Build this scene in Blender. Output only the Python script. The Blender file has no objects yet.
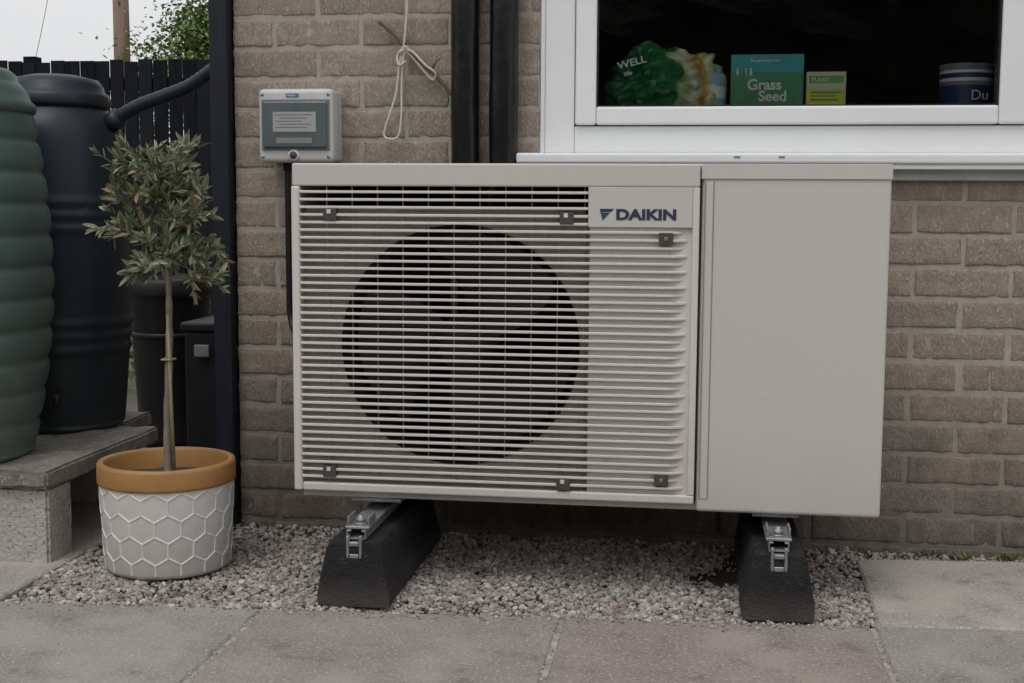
import bpy, bmesh, math, random
import numpy as np
from mathutils import Matrix, Vector, Euler, noise
random.seed(7); rng=np.random.default_rng(7)
sc=bpy.context.scene
try:
    sc.view_settings.view_transform='Standard'; sc.view_settings.look='None'; sc.view_settings.exposure=0
except Exception: pass

# ---------------------------------------------------------------- materials
def mat(name, col, rough=.6, var=0.0, vscale=8.0, bump=0.0, bscale=60.0, metal=0.0, spec=.5,
        col2=None, stretch=(1,1,1), spots=None, dirt=None, island=None, coat=0.0, bdist=.002):
    m=bpy.data.materials.new(name); m.use_nodes=True
    nt=m.node_tree; N=nt.nodes; L=nt.links; b=N['Principled BSDF']
    b.inputs['Roughness'].default_value=rough; b.inputs['Metallic'].default_value=metal
    b.inputs['Specular IOR Level'].default_value=spec
    b.inputs['Coat Weight'].default_value=coat
    geo=N.new('ShaderNodeNewGeometry'); mp=N.new('ShaderNodeMapping'); mp.inputs['Scale'].default_value=stretch
    L.new(geo.outputs['Position'],mp.inputs['Vector'])
    rgb=N.new('ShaderNodeRGB'); rgb.outputs[0].default_value=(*col,1); cur=rgb.outputs[0]
    def mix(fac,a,bc,mode='MIX'):
        x=N.new('ShaderNodeMix'); x.data_type='RGBA'; x.blend_type=mode
        if isinstance(fac,float): x.inputs[0].default_value=fac
        else: L.new(fac,x.inputs[0])
        L.new(a,x.inputs[6])
        if isinstance(bc,tuple): x.inputs[7].default_value=(*bc,1)
        else: L.new(bc,x.inputs[7])
        return x.outputs[2]
    def ns(scale,detail=4,rough_=.6):
        n=N.new('ShaderNodeTexNoise'); n.inputs['Scale'].default_value=scale; n.inputs['Detail'].default_value=detail
        n.inputs['Roughness'].default_value=rough_; L.new(mp.outputs[0],n.inputs['Vector']); return n.outputs['Fac']
    def ramp(fac,stops,interp='LINEAR'):
        r=N.new('ShaderNodeValToRGB'); r.color_ramp.interpolation=interp
        e=r.color_ramp.elements
        while len(e)<len(stops): e.new(.5)
        for i,(p,c) in enumerate(stops):
            e[i].position=p; e[i].color=(*c,1) if len(c)==3 else c
        L.new(fac,r.inputs[0]); return r.outputs[0]
    if island:
        cur=ramp(geo.outputs['Random Per Island'],island,'LINEAR')
    if var>0:
        c2=col2 if col2 else tuple(c*.45 for c in col)
        f=ramp(ns(vscale),[(.35,(0,0,0)),(.68,(1,1,1))])
        mu=N.new('ShaderNodeMath'); mu.operation='MULTIPLY'; mu.inputs[1].default_value=var; L.new(f,mu.inputs[0])
        cur=mix(mu.outputs[0],cur,c2)
    if spots:  # (scale, colour, threshold, amount)
        for (s,c,t,a) in spots:
            f=ramp(ns(s,2,.7),[(t,(0,0,0)),(min(1,t+.07),(a,a,a))])
            cur=mix(f,cur,c)
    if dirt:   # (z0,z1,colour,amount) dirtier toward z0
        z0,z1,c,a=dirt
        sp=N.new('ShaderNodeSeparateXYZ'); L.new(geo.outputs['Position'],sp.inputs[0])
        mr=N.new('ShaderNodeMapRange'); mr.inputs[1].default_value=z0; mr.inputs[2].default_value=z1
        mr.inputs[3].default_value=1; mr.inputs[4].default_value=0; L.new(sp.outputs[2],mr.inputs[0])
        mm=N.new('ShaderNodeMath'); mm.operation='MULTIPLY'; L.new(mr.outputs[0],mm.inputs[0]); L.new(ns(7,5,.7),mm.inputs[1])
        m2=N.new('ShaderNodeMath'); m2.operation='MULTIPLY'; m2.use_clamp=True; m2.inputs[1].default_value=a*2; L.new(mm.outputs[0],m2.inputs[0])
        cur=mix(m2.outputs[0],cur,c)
    L.new(cur,b.inputs['Base Color'])
    if bump>0:
        bp=N.new('ShaderNodeBump'); bp.inputs['Strength'].default_value=bump; bp.inputs['Distance'].default_value=bdist
        L.new(ns(bscale,4,.65),bp.inputs['Height']); L.new(bp.outputs[0],b.inputs['Normal'])
    return m

M={}
M['brick']=mat('brick',(.3,.22,.19),.92,var=.6,vscale=30,col2=(.235,.198,.165),bump=1,bscale=130,bdist=.006,stretch=(1.7,1,.7),spec=.3,
   island=[(0,(.315,.26,.218)),(.25,(.41,.33,.27)),(.5,(.365,.305,.258)),(.75,(.43,.34,.28)),(1,(.33,.282,.24))],
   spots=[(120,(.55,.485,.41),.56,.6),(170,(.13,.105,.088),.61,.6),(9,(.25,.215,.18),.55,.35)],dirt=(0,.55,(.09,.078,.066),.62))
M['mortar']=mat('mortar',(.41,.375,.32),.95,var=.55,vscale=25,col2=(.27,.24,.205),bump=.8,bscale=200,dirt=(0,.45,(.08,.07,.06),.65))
M['upvc']=mat('white_upvc',(.80,.815,.83),.28,var=.2,vscale=5,col2=(.66,.66,.64),spots=[(40,(.5,.49,.45),.70,.25)])
M['sill2']=mat('painted_sill',(.52,.53,.52),.6,var=.3,vscale=14,bump=.2)
M['gasket']=mat('gasket',(.015,.015,.015),.5)
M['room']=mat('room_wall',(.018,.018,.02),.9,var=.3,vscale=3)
M['case']=mat('casing_paint',(.575,.556,.52),.42,var=.12,vscale=2.5,col2=(.50,.475,.43),bump=.06,bscale=700,bdist=.0005,dirt=(.15,.36,(.36,.325,.27),.28),spots=[(26,(.42,.39,.34),.70,.16)])
M['grille']=mat('grille_plastic',(.66,.64,.60),.45,var=.2,vscale=6,col2=(.52,.49,.44),dirt=(.18,.5,(.42,.38,.32),.35),spots=[(30,(.40,.37,.31),.66,.3)])
M['inner']=mat('bellmouth_plastic',(.58,.56,.52),.6,var=.5,vscale=9,col2=(.38,.36,.32))
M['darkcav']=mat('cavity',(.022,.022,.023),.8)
M['fan']=mat('fan_plastic',(.055,.056,.058),.6,var=.5,vscale=12,col2=(.10,.095,.085))
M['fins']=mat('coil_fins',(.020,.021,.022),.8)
M['bracket']=mat('bracket_steel',(.22,.22,.215),.55)
M['navy']=mat('logo_ink',(.03,.040,.085),.4)
M['sky_ink']=mat('logo_blue',(.035,.06,.13),.4)
M['clip']=mat('clip_dark',(.06,.058,.052),.6)
M['screw']=mat('screw_metal',(.30,.30,.29),.4,metal=.7)
M['rubber']=mat('rubber',(.016,.016,.017),.85,var=.4,vscale=30,col2=(.040,.038,.035),bump=1,bscale=170,bdist=.006,spec=.3,spots=[(110,(.10,.09,.08),.64,.6)],dirt=(0,.06,(.12,.10,.085),.5))
M['galv']=mat('galvanised_steel',(.36,.365,.37),.5,metal=.6,var=.6,vscale=60,col2=(.17,.165,.155),bump=.3,bscale=200)
M['copper']=mat('copper',(.45,.20,.10),.45,metal=.6)
M['boxgrey']=mat('enclosure_plastic',(.57,.575,.56),.45,var=.35,vscale=20,col2=(.43,.43,.40),spots=[(60,(.35,.34,.31),.66,.35)])
M['tint']=mat('tinted_cover',(.10,.125,.13),.15,coat=.3,var=.35,vscale=20,col2=(.17,.195,.20))
M['tintedge']=mat('cover_edge',(.17,.195,.20),.25)
M['label']=mat('label_paper',(.38,.39,.39),.5,var=.5,vscale=160,col2=(.24,.25,.26))
M['labelb']=mat('label_blue',(.10,.14,.42),.5)
M['ink']=mat('label_ink',(.14,.14,.15),.6)
M['blackpipe']=mat('black_pipe',(.006,.006,.007),.28,var=.2,vscale=20,col2=(.016,.016,.016),bump=.4,bscale=14,bdist=.008,stretch=(1,1,.4),spec=.35)
M['black']=mat('black_plastic',(.010,.011,.013),.45,var=.5,vscale=14,col2=(.026,.027,.029),spec=.35)
M['rope']=mat('rope_fibre',(.66,.63,.56),.9,bump=.8,bscale=500,var=.3,vscale=50,col2=(.4,.37,.32))
M['twig']=mat('twig_bark',(.15,.10,.07),.9,var=.4,vscale=60,bump=.5)
M['post']=mat('dark_painted_timber',(.009,.012,.022),.6,var=.5,vscale=20,col2=(.024,.027,.035),stretch=(3,3,.4),spec=.3)
M['fence']=mat('fence_stain',(.010,.012,.017),.85,var=.5,vscale=12,col2=(.020,.023,.028),stretch=(4,1,.5),bump=.5,spec=.12,island=[(0,(.004,.005,.008)),(.5,(.008,.010,.015)),(1,(.015,.018,.024))])
M['gbutt']=mat('green_butt_plastic',(.066,.108,.095),.45,var=.4,vscale=4,col2=(.105,.145,.13),spec=.35,spots=[(14,(.19,.21,.18),.66,.35),(60,(.22,.23,.20),.68,.35)],dirt=(.2,.7,(.14,.145,.12),.4))
M['dbutt']=mat('dark_butt_plastic',(.012,.021,.030),.42,var=.45,vscale=4,col2=(.026,.036,.044),spec=.35,spots=[(11,(.08,.085,.085),.66,.35),(50,(.09,.09,.085),.69,.4)],dirt=(.2,.6,(.05,.05,.045),.35))
M['stone']=mat('weathered_stone',(.26,.245,.21),.95,var=.65,vscale=12,col2=(.12,.11,.095),bump=1,bscale=60,bdist=.006,spots=[(60,(.42,.41,.37),.58,.65),(140,(.07,.065,.055),.63,.6)])
M['block']=mat('concrete_block',(.52,.50,.45),.95,var=.5,vscale=18,col2=(.34,.32,.28),bump=1,bscale=90,bdist=.009,spots=[(110,(.12,.11,.10),.59,.75)])
def slabmat(n,c): return mat(n,c,.93,var=.6,vscale=7,col2=tuple(x*.66 for x in c),bump=1,bscale=130,bdist=.005,spec=.3,
    spots=[(130,tuple(min(1,x*1.6) for x in c),.56,.65),(150,tuple(x*.32 for x in c),.60,.7),(14,tuple(x*.52 for x in c),.61,.45),(2.6,tuple(x*1.3 for x in c),.53,.45),(30,tuple(x*1.5 for x in c),.67,.5)])
M['slabA']=slabmat('paving_grey',(.32,.30,.272)); M['slabB']=slabmat('paving_pink',(.31,.265,.24)); M['slabC']=slabmat('paving_pink2',(.32,.283,.258)); M['slabD']=slabmat('paving_light',(.40,.375,.335))
M['joint']=mat('joint_mortar',(.44,.41,.37),.95,var=.8,vscale=30,col2=(.15,.14,.12),bump=.8,bscale=200)
M['soil']=mat('soil',(.085,.072,.06),.95,var=.6,vscale=20,bump=1,bscale=120,bdist=.01)
M['ground']=mat('garden_ground',(.14,.13,.11),.95,var=.6,vscale=1.5,col2=(.07,.085,.04),bump=.5,bscale=30)
M['gravel']=mat('gravel_stone',(.3,.26,.24),.9,var=.3,vscale=5,col2=(.19,.17,.15),
   island=[(0,(.15,.135,.12)),(.2,(.31,.265,.235)),(.4,(.41,.37,.335)),(.6,(.25,.23,.215)),(.8,(.45,.41,.375)),(.93,(.60,.57,.53)),(1,(.11,.10,.095))])
M['potwhite']=mat('pot_glaze_white',(.66,.65,.62),.6,var=.35,vscale=30,col2=(.50,.485,.45),bump=.3,bscale=250,dirt=(0,.14,(.40,.365,.31),.45))
M['potrim']=mat('pot_rim_ochre',(.38,.20,.065),.5,var=.45,vscale=18,col2=(.28,.13,.04),spots=[(80,(.20,.11,.05),.64,.5)])
M['potridge']=mat('pot_ridge',(.70,.69,.66),.6,var=.35,vscale=30,col2=(.52,.51,.47))
M['bark']=mat('olive_bark',(.24,.215,.165),.9,var=.5,vscale=45,bump=.6,bscale=150,col2=(.13,.11,.08))
M['cane']=mat('bamboo_cane',(.30,.28,.16),.6,var=.4,vscale=20)
def leafmat(n,isl,rough=.55):
    return mat(n,isl[0][1],rough,island=isl,spec=.4)
M['olive']=leafmat('olive_leaf',[(0,(.08,.10,.055)),(.3,(.15,.18,.10)),(.6,(.22,.25,.155)),(.82,(.33,.36,.25)),(.92,(.32,.27,.14)),(1,(.22,.16,.09))],.5)
M['tree']=leafmat('tree_leaf',[(0,(.04,.07,.015)),(.5,(.11,.18,.035)),(1,(.24,.33,.08))])
M['hedge']=mat('hedge_leaf',(.03,.045,.015),.8,var=.7,vscale=6,col2=(.012,.02,.006),bump=1,bscale=20,bdist=.1)
M['weed']=leafmat('weed_leaf',[(0,(.06,.09,.025)),(1,(.14,.17,.06))])
M['dead']=leafmat('dead_leaf',[(0,(.24,.10,.04)),(1,(.15,.085,.045))])
M['poleW']=mat('pole_wood',(.30,.21,.165),.9,var=.5,vscale=6,stretch=(5,5,.4))
M['sgreen']=mat('carton_green',(.05,.26,.11),.45,var=.3,vscale=30,col2=(.09,.36,.13))
M['steal']=mat('carton_teal',(.04,.34,.38),.45)
M['syel']=mat('carton_yellow',(.70,.68,.08),.5)
M['sgreen2']=mat('carton_lime',(.12,.40,.07),.5)
M['white']=mat('print_white',(.78,.79,.77),.5)
M['cream']=mat('carton_cream',(.60,.60,.48),.5)
M['tinblue']=mat('tin_blue',(.02,.04,.14),.35,var=.2,vscale=30)
M['tingrey']=mat('tin_grey',(.28,.29,.31),.4,var=.4,vscale=25,col2=(.08,.09,.12))
M['tinpale']=mat('tin_pale_blue',(.26,.42,.58),.4)
M['tile']=mat('roof_tile',(.10,.09,.085),.9,var=.4,vscale=8,bump=.5)

# ---------------------------------------------------------------- helpers
def link(o,parent=None):
    sc.collection.objects.link(o)
    if parent: o.parent=parent
    return o
def empty(name):
    return link(bpy.data.objects.new(name,None))
def mesh(name,v,f,m,parent=None,smooth=False):
    me=bpy.data.meshes.new(name); me.from_pydata([tuple(map(float,a)) for a in v],[],f); me.materials.append(M[m] if isinstance(m,str) else m)
    if smooth: me.polygons.foreach_set('use_smooth',[True]*len(me.polygons))
    me.update(); return link(bpy.data.objects.new(name,me),parent)
def mesh_np(name,V,F,m,parent=None,smooth=False):
    me=bpy.data.meshes.new(name); nv=len(V); nf=len(F); k=F.shape[1]
    me.vertices.add(nv); me.vertices.foreach_set('co',V.astype(np.float32).ravel())
    me.loops.add(nf*k); me.loops.foreach_set('vertex_index',F.astype(np.int32).ravel())
    me.polygons.add(nf); me.polygons.foreach_set('loop_start',np.arange(nf,dtype=np.int32)*k)
    try: me.polygons.foreach_set('loop_total',np.full(nf,k,dtype=np.int32))
    except Exception: pass
    me.polygons.foreach_set('use_smooth',np.full(nf,smooth))
    me.materials.append(M[m]); me.update(calc_edges=True); me.validate()
    return link(bpy.data.objects.new(name,me),parent)
def bev(o,w,seg=2):
    md=o.modifiers.new('bevel','BEVEL'); md.width=w; md.segments=seg; md.limit_method='ANGLE'; md.angle_limit=math.radians(40)
    md.harden_normals=False
    return o
def box(name,x0,x1,y0,y1,z0,z1,m,parent=None,b=0.0,seg=2):
    v=[(x,y,z) for z in (z0,z1) for y in (y0,y1) for x in (x0,x1)]
    f=[(0,2,3,1),(4,5,7,6),(0,1,5,4),(2,6,7,3),(0,4,6,2),(1,3,7,5)]
    o=mesh(name,v,f,m,parent)
    if b: bev(o,b,seg)
    return o
def boxes(name,lst,m,parent=None,b=0.0):
    v=[];f=[]
    for (x0,x1,y0,y1,z0,z1) in lst:
        s=len(v); v+=[(x,y,z) for z in (z0,z1) for y in (y0,y1) for x in (x0,x1)]
        f+=[tuple(s+i for i in q) for q in [(0,2,3,1),(4,5,7,6),(0,1,5,4),(2,6,7,3),(0,4,6,2),(1,3,7,5)]]
    o=mesh(name,v,f,m,parent)
    if b: bev(o,b,1)
    return o
def lathe(name,prof,cx,cy,m,parent=None,n=64,smooth=True,sx=1.0):
    v=[];f=[]
    for (r,z) in prof:
        for i in range(n):
            a=2*math.pi*i/n; v.append((cx+r*math.cos(a)*sx,cy+r*math.sin(a),z))
    for j in range(len(prof)-1):
        for i in range(n):
            k=(i+1)%n; f.append((j*n+i,j*n+k,(j+1)*n+k,(j+1)*n+i))
    return mesh(name,v,f,m,parent,smooth)
def tube_geo(pts,rad,n=8,caps=True):
    pts=[Vector(p) for p in pts]; v=[];f=[]
    up=Vector((0,0,1)); prev=None
    for i,p in enumerate(pts):
        d=(pts[min(i+1,len(pts)-1)]-pts[max(i-1,0)]).normalized()
        if prev is None:
            a=d.cross(up); 
            if a.length<.01: a=d.cross(Vector((1,0,0)))
            a.normalize()
        else:
            a=prev-d*prev.dot(d); a.normalize()
        prev=a; b=d.cross(a); r=rad[i] if isinstance(rad,(list,tuple)) else rad
        for k in range(n):
            t=2*math.pi*k/n; v.append(p+a*math.cos(t)*r+b*math.sin(t)*r)
    for i in range(len(pts)-1):
        for k in range(n):
            q=(k+1)%n; f.append((i*n+k,i*n+q,(i+1)*n+q,(i+1)*n+k))
    if caps: f.append(tuple(range(n))[::-1]); f.append(tuple((len(pts)-1)*n+k for k in range(n)))
    return v,f
def tube(name,pts,rad,m,parent=None,n=10):
    v,f=tube_geo(pts,rad,n); return mesh(name,v,f,m,parent,True)
def smoothpath(pts,k=6):
    P=[Vector(p) for p in pts]; out=[]
    for i in range(len(P)-1):
        a=P[max(i-1,0)];b=P[i];c=P[i+1];d=P[min(i+2,len(P)-1)]
        for j in range(k):
            t=j/k; out.append(.5*((2*b)+(-a+c)*t+(2*a-5*b+4*c-d)*t*t+(-a+3*b-3*c+d)*t**3))
    out.append(P[-1]); return out
def tubes(name,list_,m,parent=None,n=8):
    V=[];F=[]
    for pts,r in list_:
        v,f=tube_geo(pts,r,n); s=len(V); V+=v; F+=[tuple(s+i for i in q) for q in f]
    return mesh(name,V,F,m,parent,True)
def text(name,s,x,y,z,size,m,parent,sx=1.0,rot=0.0,off=0.0,ext=.0004,align='LEFT'):
    c=bpy.data.curves.new(name,'FONT'); c.body=s; c.size=size; c.extrude=ext; c.offset=off; c.align_x=align
    o=bpy.data.objects.new(name,c); sc.collection.objects.link(o)
    bpy.context.view_layer.update()
    me=bpy.data.meshes.new_from_object(o); bpy.data.objects.remove(o)
    me.materials.clear(); me.materials.append(M[m])
    Mx=Matrix.Translation((x,y,z))@Matrix.Rotation(rot,4,'Y')@Matrix.Rotation(math.pi/2,4,'X')@Matrix.Diagonal((sx,1,1,1))
    me.transform(Mx)
    return link(bpy.data.objects.new(name,me),parent)
def leaves(name,C,D,Nn,Ln,Wd,m,parent=None,curl=.15):
    C=np.array(C);D=np.array(D);Nn=np.array(Nn);Ln=np.array(Ln)[:,None];Wd=np.array(Wd)[:,None]
    D/=np.linalg.norm(D,axis=1,keepdims=True)+1e-9
    S=np.cross(D,Nn); S/=np.linalg.norm(S,axis=1,keepdims=True)+1e-9
    U=np.cross(S,D)
    p0=C; p1=C+D*Ln*.35+S*Wd*.5+U*Wd*curl; p2=C+D*Ln*.75+S*Wd*.35; p3=C+D*Ln-U*Ln*.08; p4=C+D*Ln*.75-S*Wd*.35; p5=C+D*Ln*.35-S*Wd*.5+U*Wd*curl
    V=np.stack([p0,p1,p2,p3,p4,p5],1).reshape(-1,3); n=len(C); b=np.arange(n)[:,None]*6
    F=np.concatenate([b+np.array([[0,1,2,3]]),b+np.array([[0,3,4,5]])],0)
    return mesh_np(name,V,F,m,parent)

# ---------------------------------------------------------------- ground
box('ground',-60,60,-60,80,-.30,-.030,'ground')
def edge_y(x): return -.637+.068*(x-.0)
pav=empty('paving')
def quadslab(name,c,m,z0=-.05,z1=0.0,b=.004,par=pav):
    n=40; ring=[]
    for (p,q) in [(c[0],c[1]),(c[1],c[2]),(c[2],c[3]),(c[3],c[0])]:
        for k in range(n):
            t=k/n; ring.append((p[0]+(q[0]-p[0])*t,p[1]+(q[1]-p[1])*t))
    cx_=sum(p[0] for p in c)/4; cy_=sum(p[1] for p in c)/4
    dz=random.uniform(-.0012,.0012); m_=len(ring)
    v=[];f=[]
    def jit(x,y,a):
        return (x+noise.noise((x*45,y*45,1))*a, y+noise.noise((x*45,y*45,7))*a)
    for (x,y) in ring: X,Y=jit(x,y,.0026); v.append((X,Y,z0))
    for (x,y) in ring: X,Y=jit(x,y,.0026); v.append((X,Y,z1+dz-.0045))
    for (x,y) in ring:
        l=math.hypot(cx_-x,cy_-y); ins=.004+.005*max(0,noise.noise((x*30,y*30,3)))
        X,Y=jit(x,y,.0026); v.append((X+(cx_-x)/l*ins*1.3,Y+(cy_-y)/l*ins*1.3,z1+dz))
    for j in range(2):
        for i in range(m_): k=(i+1)%m_; f.append((j*m_+i,j*m_+k,(j+1)*m_+k,(j+1)*m_+i))
    f.append(tuple(2*m_+i for i in range(m_)))
    return mesh(name,v,f,m,par)
xs=[-3.92,-3.31,-2.70,-2.085,-1.475,-.868,-.252,.364,.975,1.585,2.2,2.81,3.42]
g=.0045
order=['slabA','slabC','slabD','slabA','slabA','slabC','slabB','slabA','slabC','slabA','slabB','slabD']
for r in range(7):
    for i in range(len(xs)-1):
        a,b=xs[i]+g,xs[i+1]-g
        o0=-.612*r-g; o1=-.612*(r+1)+g
        if r==0: mm=order[i]
        else: mm=random.choice(['slabA','slabB','slabC','slabD'])
        quadslab('slab_%d_%d'%(r,i),[(a,edge_y(a)+o1),(b,edge_y(b)+o1),(b,edge_y(b)+o0),(a,edge_y(a)+o0)],mm)
quadslab('slab_side_1',[(.378,-.607),(.975-g,-.567),(.975-g,-.055),(.392,-.115)],'slabD')
quadslab('slab_side_2',[(.975+g,-.563),(1.6,-.52),(1.6,-.05),(.975+g,-.052)],'slabA')
quadslab('slab_side_3',[(1.61,-.52),(2.4,-.47),(2.4,-.05),(1.61,-.05)],'slabD')
quadslab('slab_side_4',[(-2.05,-.772),(-1.438,-.728),(-1.432,-.13),(-2.05,-.13)],'slabD')
quadslab('slab_side_5',[(-2.05,-.12),(-1.432,-.12),(-1.43,.5),(-2.05,.5)],'slabA')
quadslab('slab_side_6',[(-2.7,-.80),(-2.06,-.775),(-2.06,.5),(-2.7,.5)],'slabA')
v=[(-3.9,edge_y(-3.9)-4.25,-.0045),(3.4,edge_y(3.4)-4.25,-.0045),(3.4,edge_y(3.4)-.006,-.0045),(-3.9,edge_y(-3.9)-.006,-.0045)]
mesh('jointing',v,[(0,1,2,3)],'joint',pav)
gv=[];gf=[];nx,ny=90,30
for j in range(ny+1):
    for i in range(nx+1):
        x=-1.435+i*(3.9/nx); y0=edge_y(x)+.0; y=y0+(0.02-y0)*j/ny
        gv.append((x,y,-.016+.006*noise.noise((x*6,y*6,0))))
for j in range(ny):
    for i in range(nx): gf.append((j*(nx+1)+i,j*(nx+1)+i+1,(j+1)*(nx+1)+i+1,(j+1)*(nx+1)+i))
mesh('soil',gv,gf,'soil',None,True)
bm=bmesh.new(); bmesh.ops.create_icosphere(bm,subdivisions=1,radius=1); iv=np.array([v.co[:] for v in bm.verts]); iff=np.array([[v.index for v in f.verts] for f in bm.faces]); bm.free()
def pebbles(name,P,S):
    n=len(P); k=len(iv)
    A=rng.normal(size=(n,3,3)); Q=np.linalg.qr(A)[0]
    sc_=S[:,None,None]*rng.uniform(.6,1.25,size=(n,1,3))
    V=iv[None]*(1+rng.uniform(-.22,.22,size=(n,k,1)))*sc_
    V=np.einsum('nij,nkj->nki',Q,V); V[:,:,2]*=.8; V+=P[:,None,:]
    F=(iff[None]+np.arange(n)[:,None,None]*k).reshape(-1,3)
    return mesh_np(name,V.reshape(-1,3),F,'gravel')
P=[];S=[]
n=27000
X=rng.uniform(-1.43,.385,n); T=rng.uniform(0,1,n)**.95
for i in range(n):
    x=X[i]; y0=edge_y(x)+.004; y=y0*T[i]
    if y<-.715: continue
    d=noise.noise((x*4,y*4,3))
    if -y<.16 and random.random()<.4+d*.5: continue
    if x>.0 and -y<.34 and random.random()<.5+d: continue
    if d>.25 and random.random()<.3: continue
    s=random.choice([.003,.0035,.0045,.005,.006,.007,.0085])
    P.append((x,y,-.014+random.uniform(0,.009)+.006*noise.noise((x*6,y*6,0)))); S.append(s)
for i in range(2600):
    x=random.uniform(.385,2.2); P.append((x,random.uniform(-.11,0),-.012)); S.append(random.uniform(.003,.007))
for i in range(340):
    x=random.uniform(-1.4,.38); P.append((x,edge_y(x)-abs(random.gauss(0,.025)),.0015)); S.append(random.uniform(.0015,.0042))
for i in range(260):
    xj=random.choice([-.868,-.252,.364]); P.append((xj+random.gauss(0,.006),-.70-random.uniform(0,.6),-.001)); S.append(random.uniform(.001,.0028))
for i in range(60):
    P.append((random.uniform(-1.4,.9),random.uniform(-1.3,-.7),.001)); S.append(random.uniform(.001,.0024))
pebbles('gravel',np.array(P),np.array(S))

# ---------------------------------------------------------------- house
house=empty('brick_house')
WX0,WX1=-1.167,3.2; OX0,OX1,OZ0,OZ1=-.385,.835,.90,2.05; ZT=2.7
course=.0755; bl=.225
V=[];F=[]; 
def addbrick(x0,x1,z0,z1,plane):
    seed=random.uniform(0,100); s=len(V); tilt=random.uniform(-.0015,.0012)
    nxm=max(2,int((x1-x0)/.011)); e1,e2=.0022,.005
    X=[x0,x0+e1,x0+e2]+[x0+e2+(x1-x0-2*e2)*i/nxm for i in range(1,nxm)]+[x1-e2,x1-e1,x1]
    Z=[z0,z0+e1,z0+e2]+[z0+e2+(z1-z0-2*e2)*i/5 for i in range(1,5)]+[z1-e2,z1-e1,z1]
    nX,nZ=len(X),len(Z)
    for j,z in enumerate(Z):
        for i,x in enumerate(X):
            eb=(i in(0,nX-1)) or (j in (0,nZ-1)); e_=(i in(1,nX-2)) or (j in (1,nZ-2))
            dx=noise.noise((x*45,z*45,seed))*.0034; dz=noise.noise((x*45+9,z*45,seed))*.0034
            d=noise.noise((x*60,z*25,seed))*.0026+noise.noise((x*150,z*60,seed))*.0018+tilt
            if eb: d=.0055
            elif e_: d+=.0010
            if plane=='f': V.append((x+dx,d,z+dz))
            else: V.append((WX0+d, x+dx, z+dz))
    for j in range(nZ-1):
        for i in range(nX-1):
            q=(s+j*nX+i,s+j*nX+i+1,s+(j+1)*nX+i+1,s+(j+1)*nX+i)
            F.append(q if plane=='f' else q[::-1])
z=.84-.0755*12; row=0
J=.0045
while z<ZT:
    zt=z+course; x=WX0-(bl/2 if row%2 else 0)
    while x<WX1:
        jl=random.uniform(-.003,.003)
        a,b=max(x,WX0)+.0,min(x+bl,WX1)-.009+jl*.5
        zz0,zz1=z+J,zt-J
        if b-a>.03:
            segs=[(a,b)]
            if zz1>OZ0+.03 and zz0<OZ1:
                segs=[]
                if a<OX0: segs.append((a,min(b,OX0)))
                if b>OX1: segs.append((max(a,OX1),b))
            for (p,q) in segs:
                if q-p>.02: addbrick(p,q,zz0,zz1,'f')
        x+=bl
    y=0 if row%2 else -bl/2+.0
    while y<2.0:
        a,b=max(y,.012),y+bl-.009
        if b-a>.03: addbrick(a,b,z+J,zt-J,'s')
        y+=bl
    z=zt; row+=1
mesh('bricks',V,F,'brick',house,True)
my=.0024
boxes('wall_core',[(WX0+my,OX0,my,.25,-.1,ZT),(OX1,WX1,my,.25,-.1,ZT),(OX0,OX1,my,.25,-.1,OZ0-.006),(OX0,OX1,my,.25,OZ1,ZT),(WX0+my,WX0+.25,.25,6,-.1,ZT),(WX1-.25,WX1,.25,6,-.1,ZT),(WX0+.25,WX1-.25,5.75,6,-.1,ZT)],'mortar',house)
mesh('roof',[(WX0-.1,-.08,ZT),(WX1+.1,-.08,ZT),(WX1+.1,3,ZT+1.6),(WX0-.1,3,ZT+1.6),(WX1+.1,6.1,ZT),(WX0-.1,6.1,ZT)],[(0,1,2,3),(3,2,4,5)],'tile',house)
box('frame_left',-.372,-.300,-.008,.07,.957,2.05,'upvc',house,.003)
box('frame_left_trim',-.384,-.3725,-.003,.05,.957,2.05,'upvc',house,.002)
box('frame_bottom',-.2995,.82,-.008,.07,.957,1.022,'upvc',house,.004)
box('frame_right',.757,.82,-.008,.07,1.0225,2.05,'upvc',house,.003)
box('frame_top',-.2995,.7565,-.008,.07,1.98,2.05,'upvc',house,.003)
box('sash_left',-.2975,-.2465,-.020,.05,1.0245,1.978,'upvc',house,.006,3)
box('sash_right',.692,.7555,-.020,.05,1.0245,1.978,'upvc',house,.006,3)
box('sash_bottom',-.246,.6915,-.020,.05,1.0245,1.068,'upvc',house,.006,3)
box('sash_top',-.246,.6915,-.020,.05,1.93,1.978,'upvc',house,.006,3)
boxes('gasket',[(-.2464,-.243,-.012,.03,1.0685,1.9295),(.688,.6914,-.012,.03,1.0685,1.9295),(-.2425,.6875,-.012,.03,1.0685,1.0715),(-.2425,.6875,-.012,.03,1.926,1.9295)],'gasket',house)
box('window_sill',-.436,.90,-.062,.001,.930,.9555,'upvc',house,.006,3)
box('window_sill_nose',-.434,.90,-.055,-.049,.918,.9297,'upvc',house,.002)
box('window_subsill',-.42,3.0,-.022,.0,.893,.9295,'sill2',house,.003)
boxes('sill_cap',[(.085,.10,-.0635,-.0621,.944,.948),(.19,.203,-.0635,-.0621,.944,.948)],'bracket',house)
gm=bpy.data.materials.new('window_glass'); gm.use_nodes=True; nt=gm.node_tree; nt.nodes.clear()
o=nt.nodes.new('ShaderNodeOutputMaterial'); mx=nt.nodes.new('ShaderNodeMixShader'); tr=nt.nodes.new('ShaderNodeBsdfTransparent'); gl=nt.nodes.new('ShaderNodeBsdfGlossy'); fr=nt.nodes.new('ShaderNodeFresnel')
gl.inputs['Roughness'].default_value=.0; fr.inputs['IOR'].default_value=1.5; tr.inputs['Color'].default_value=(.96,.97,.965,1)
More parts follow.
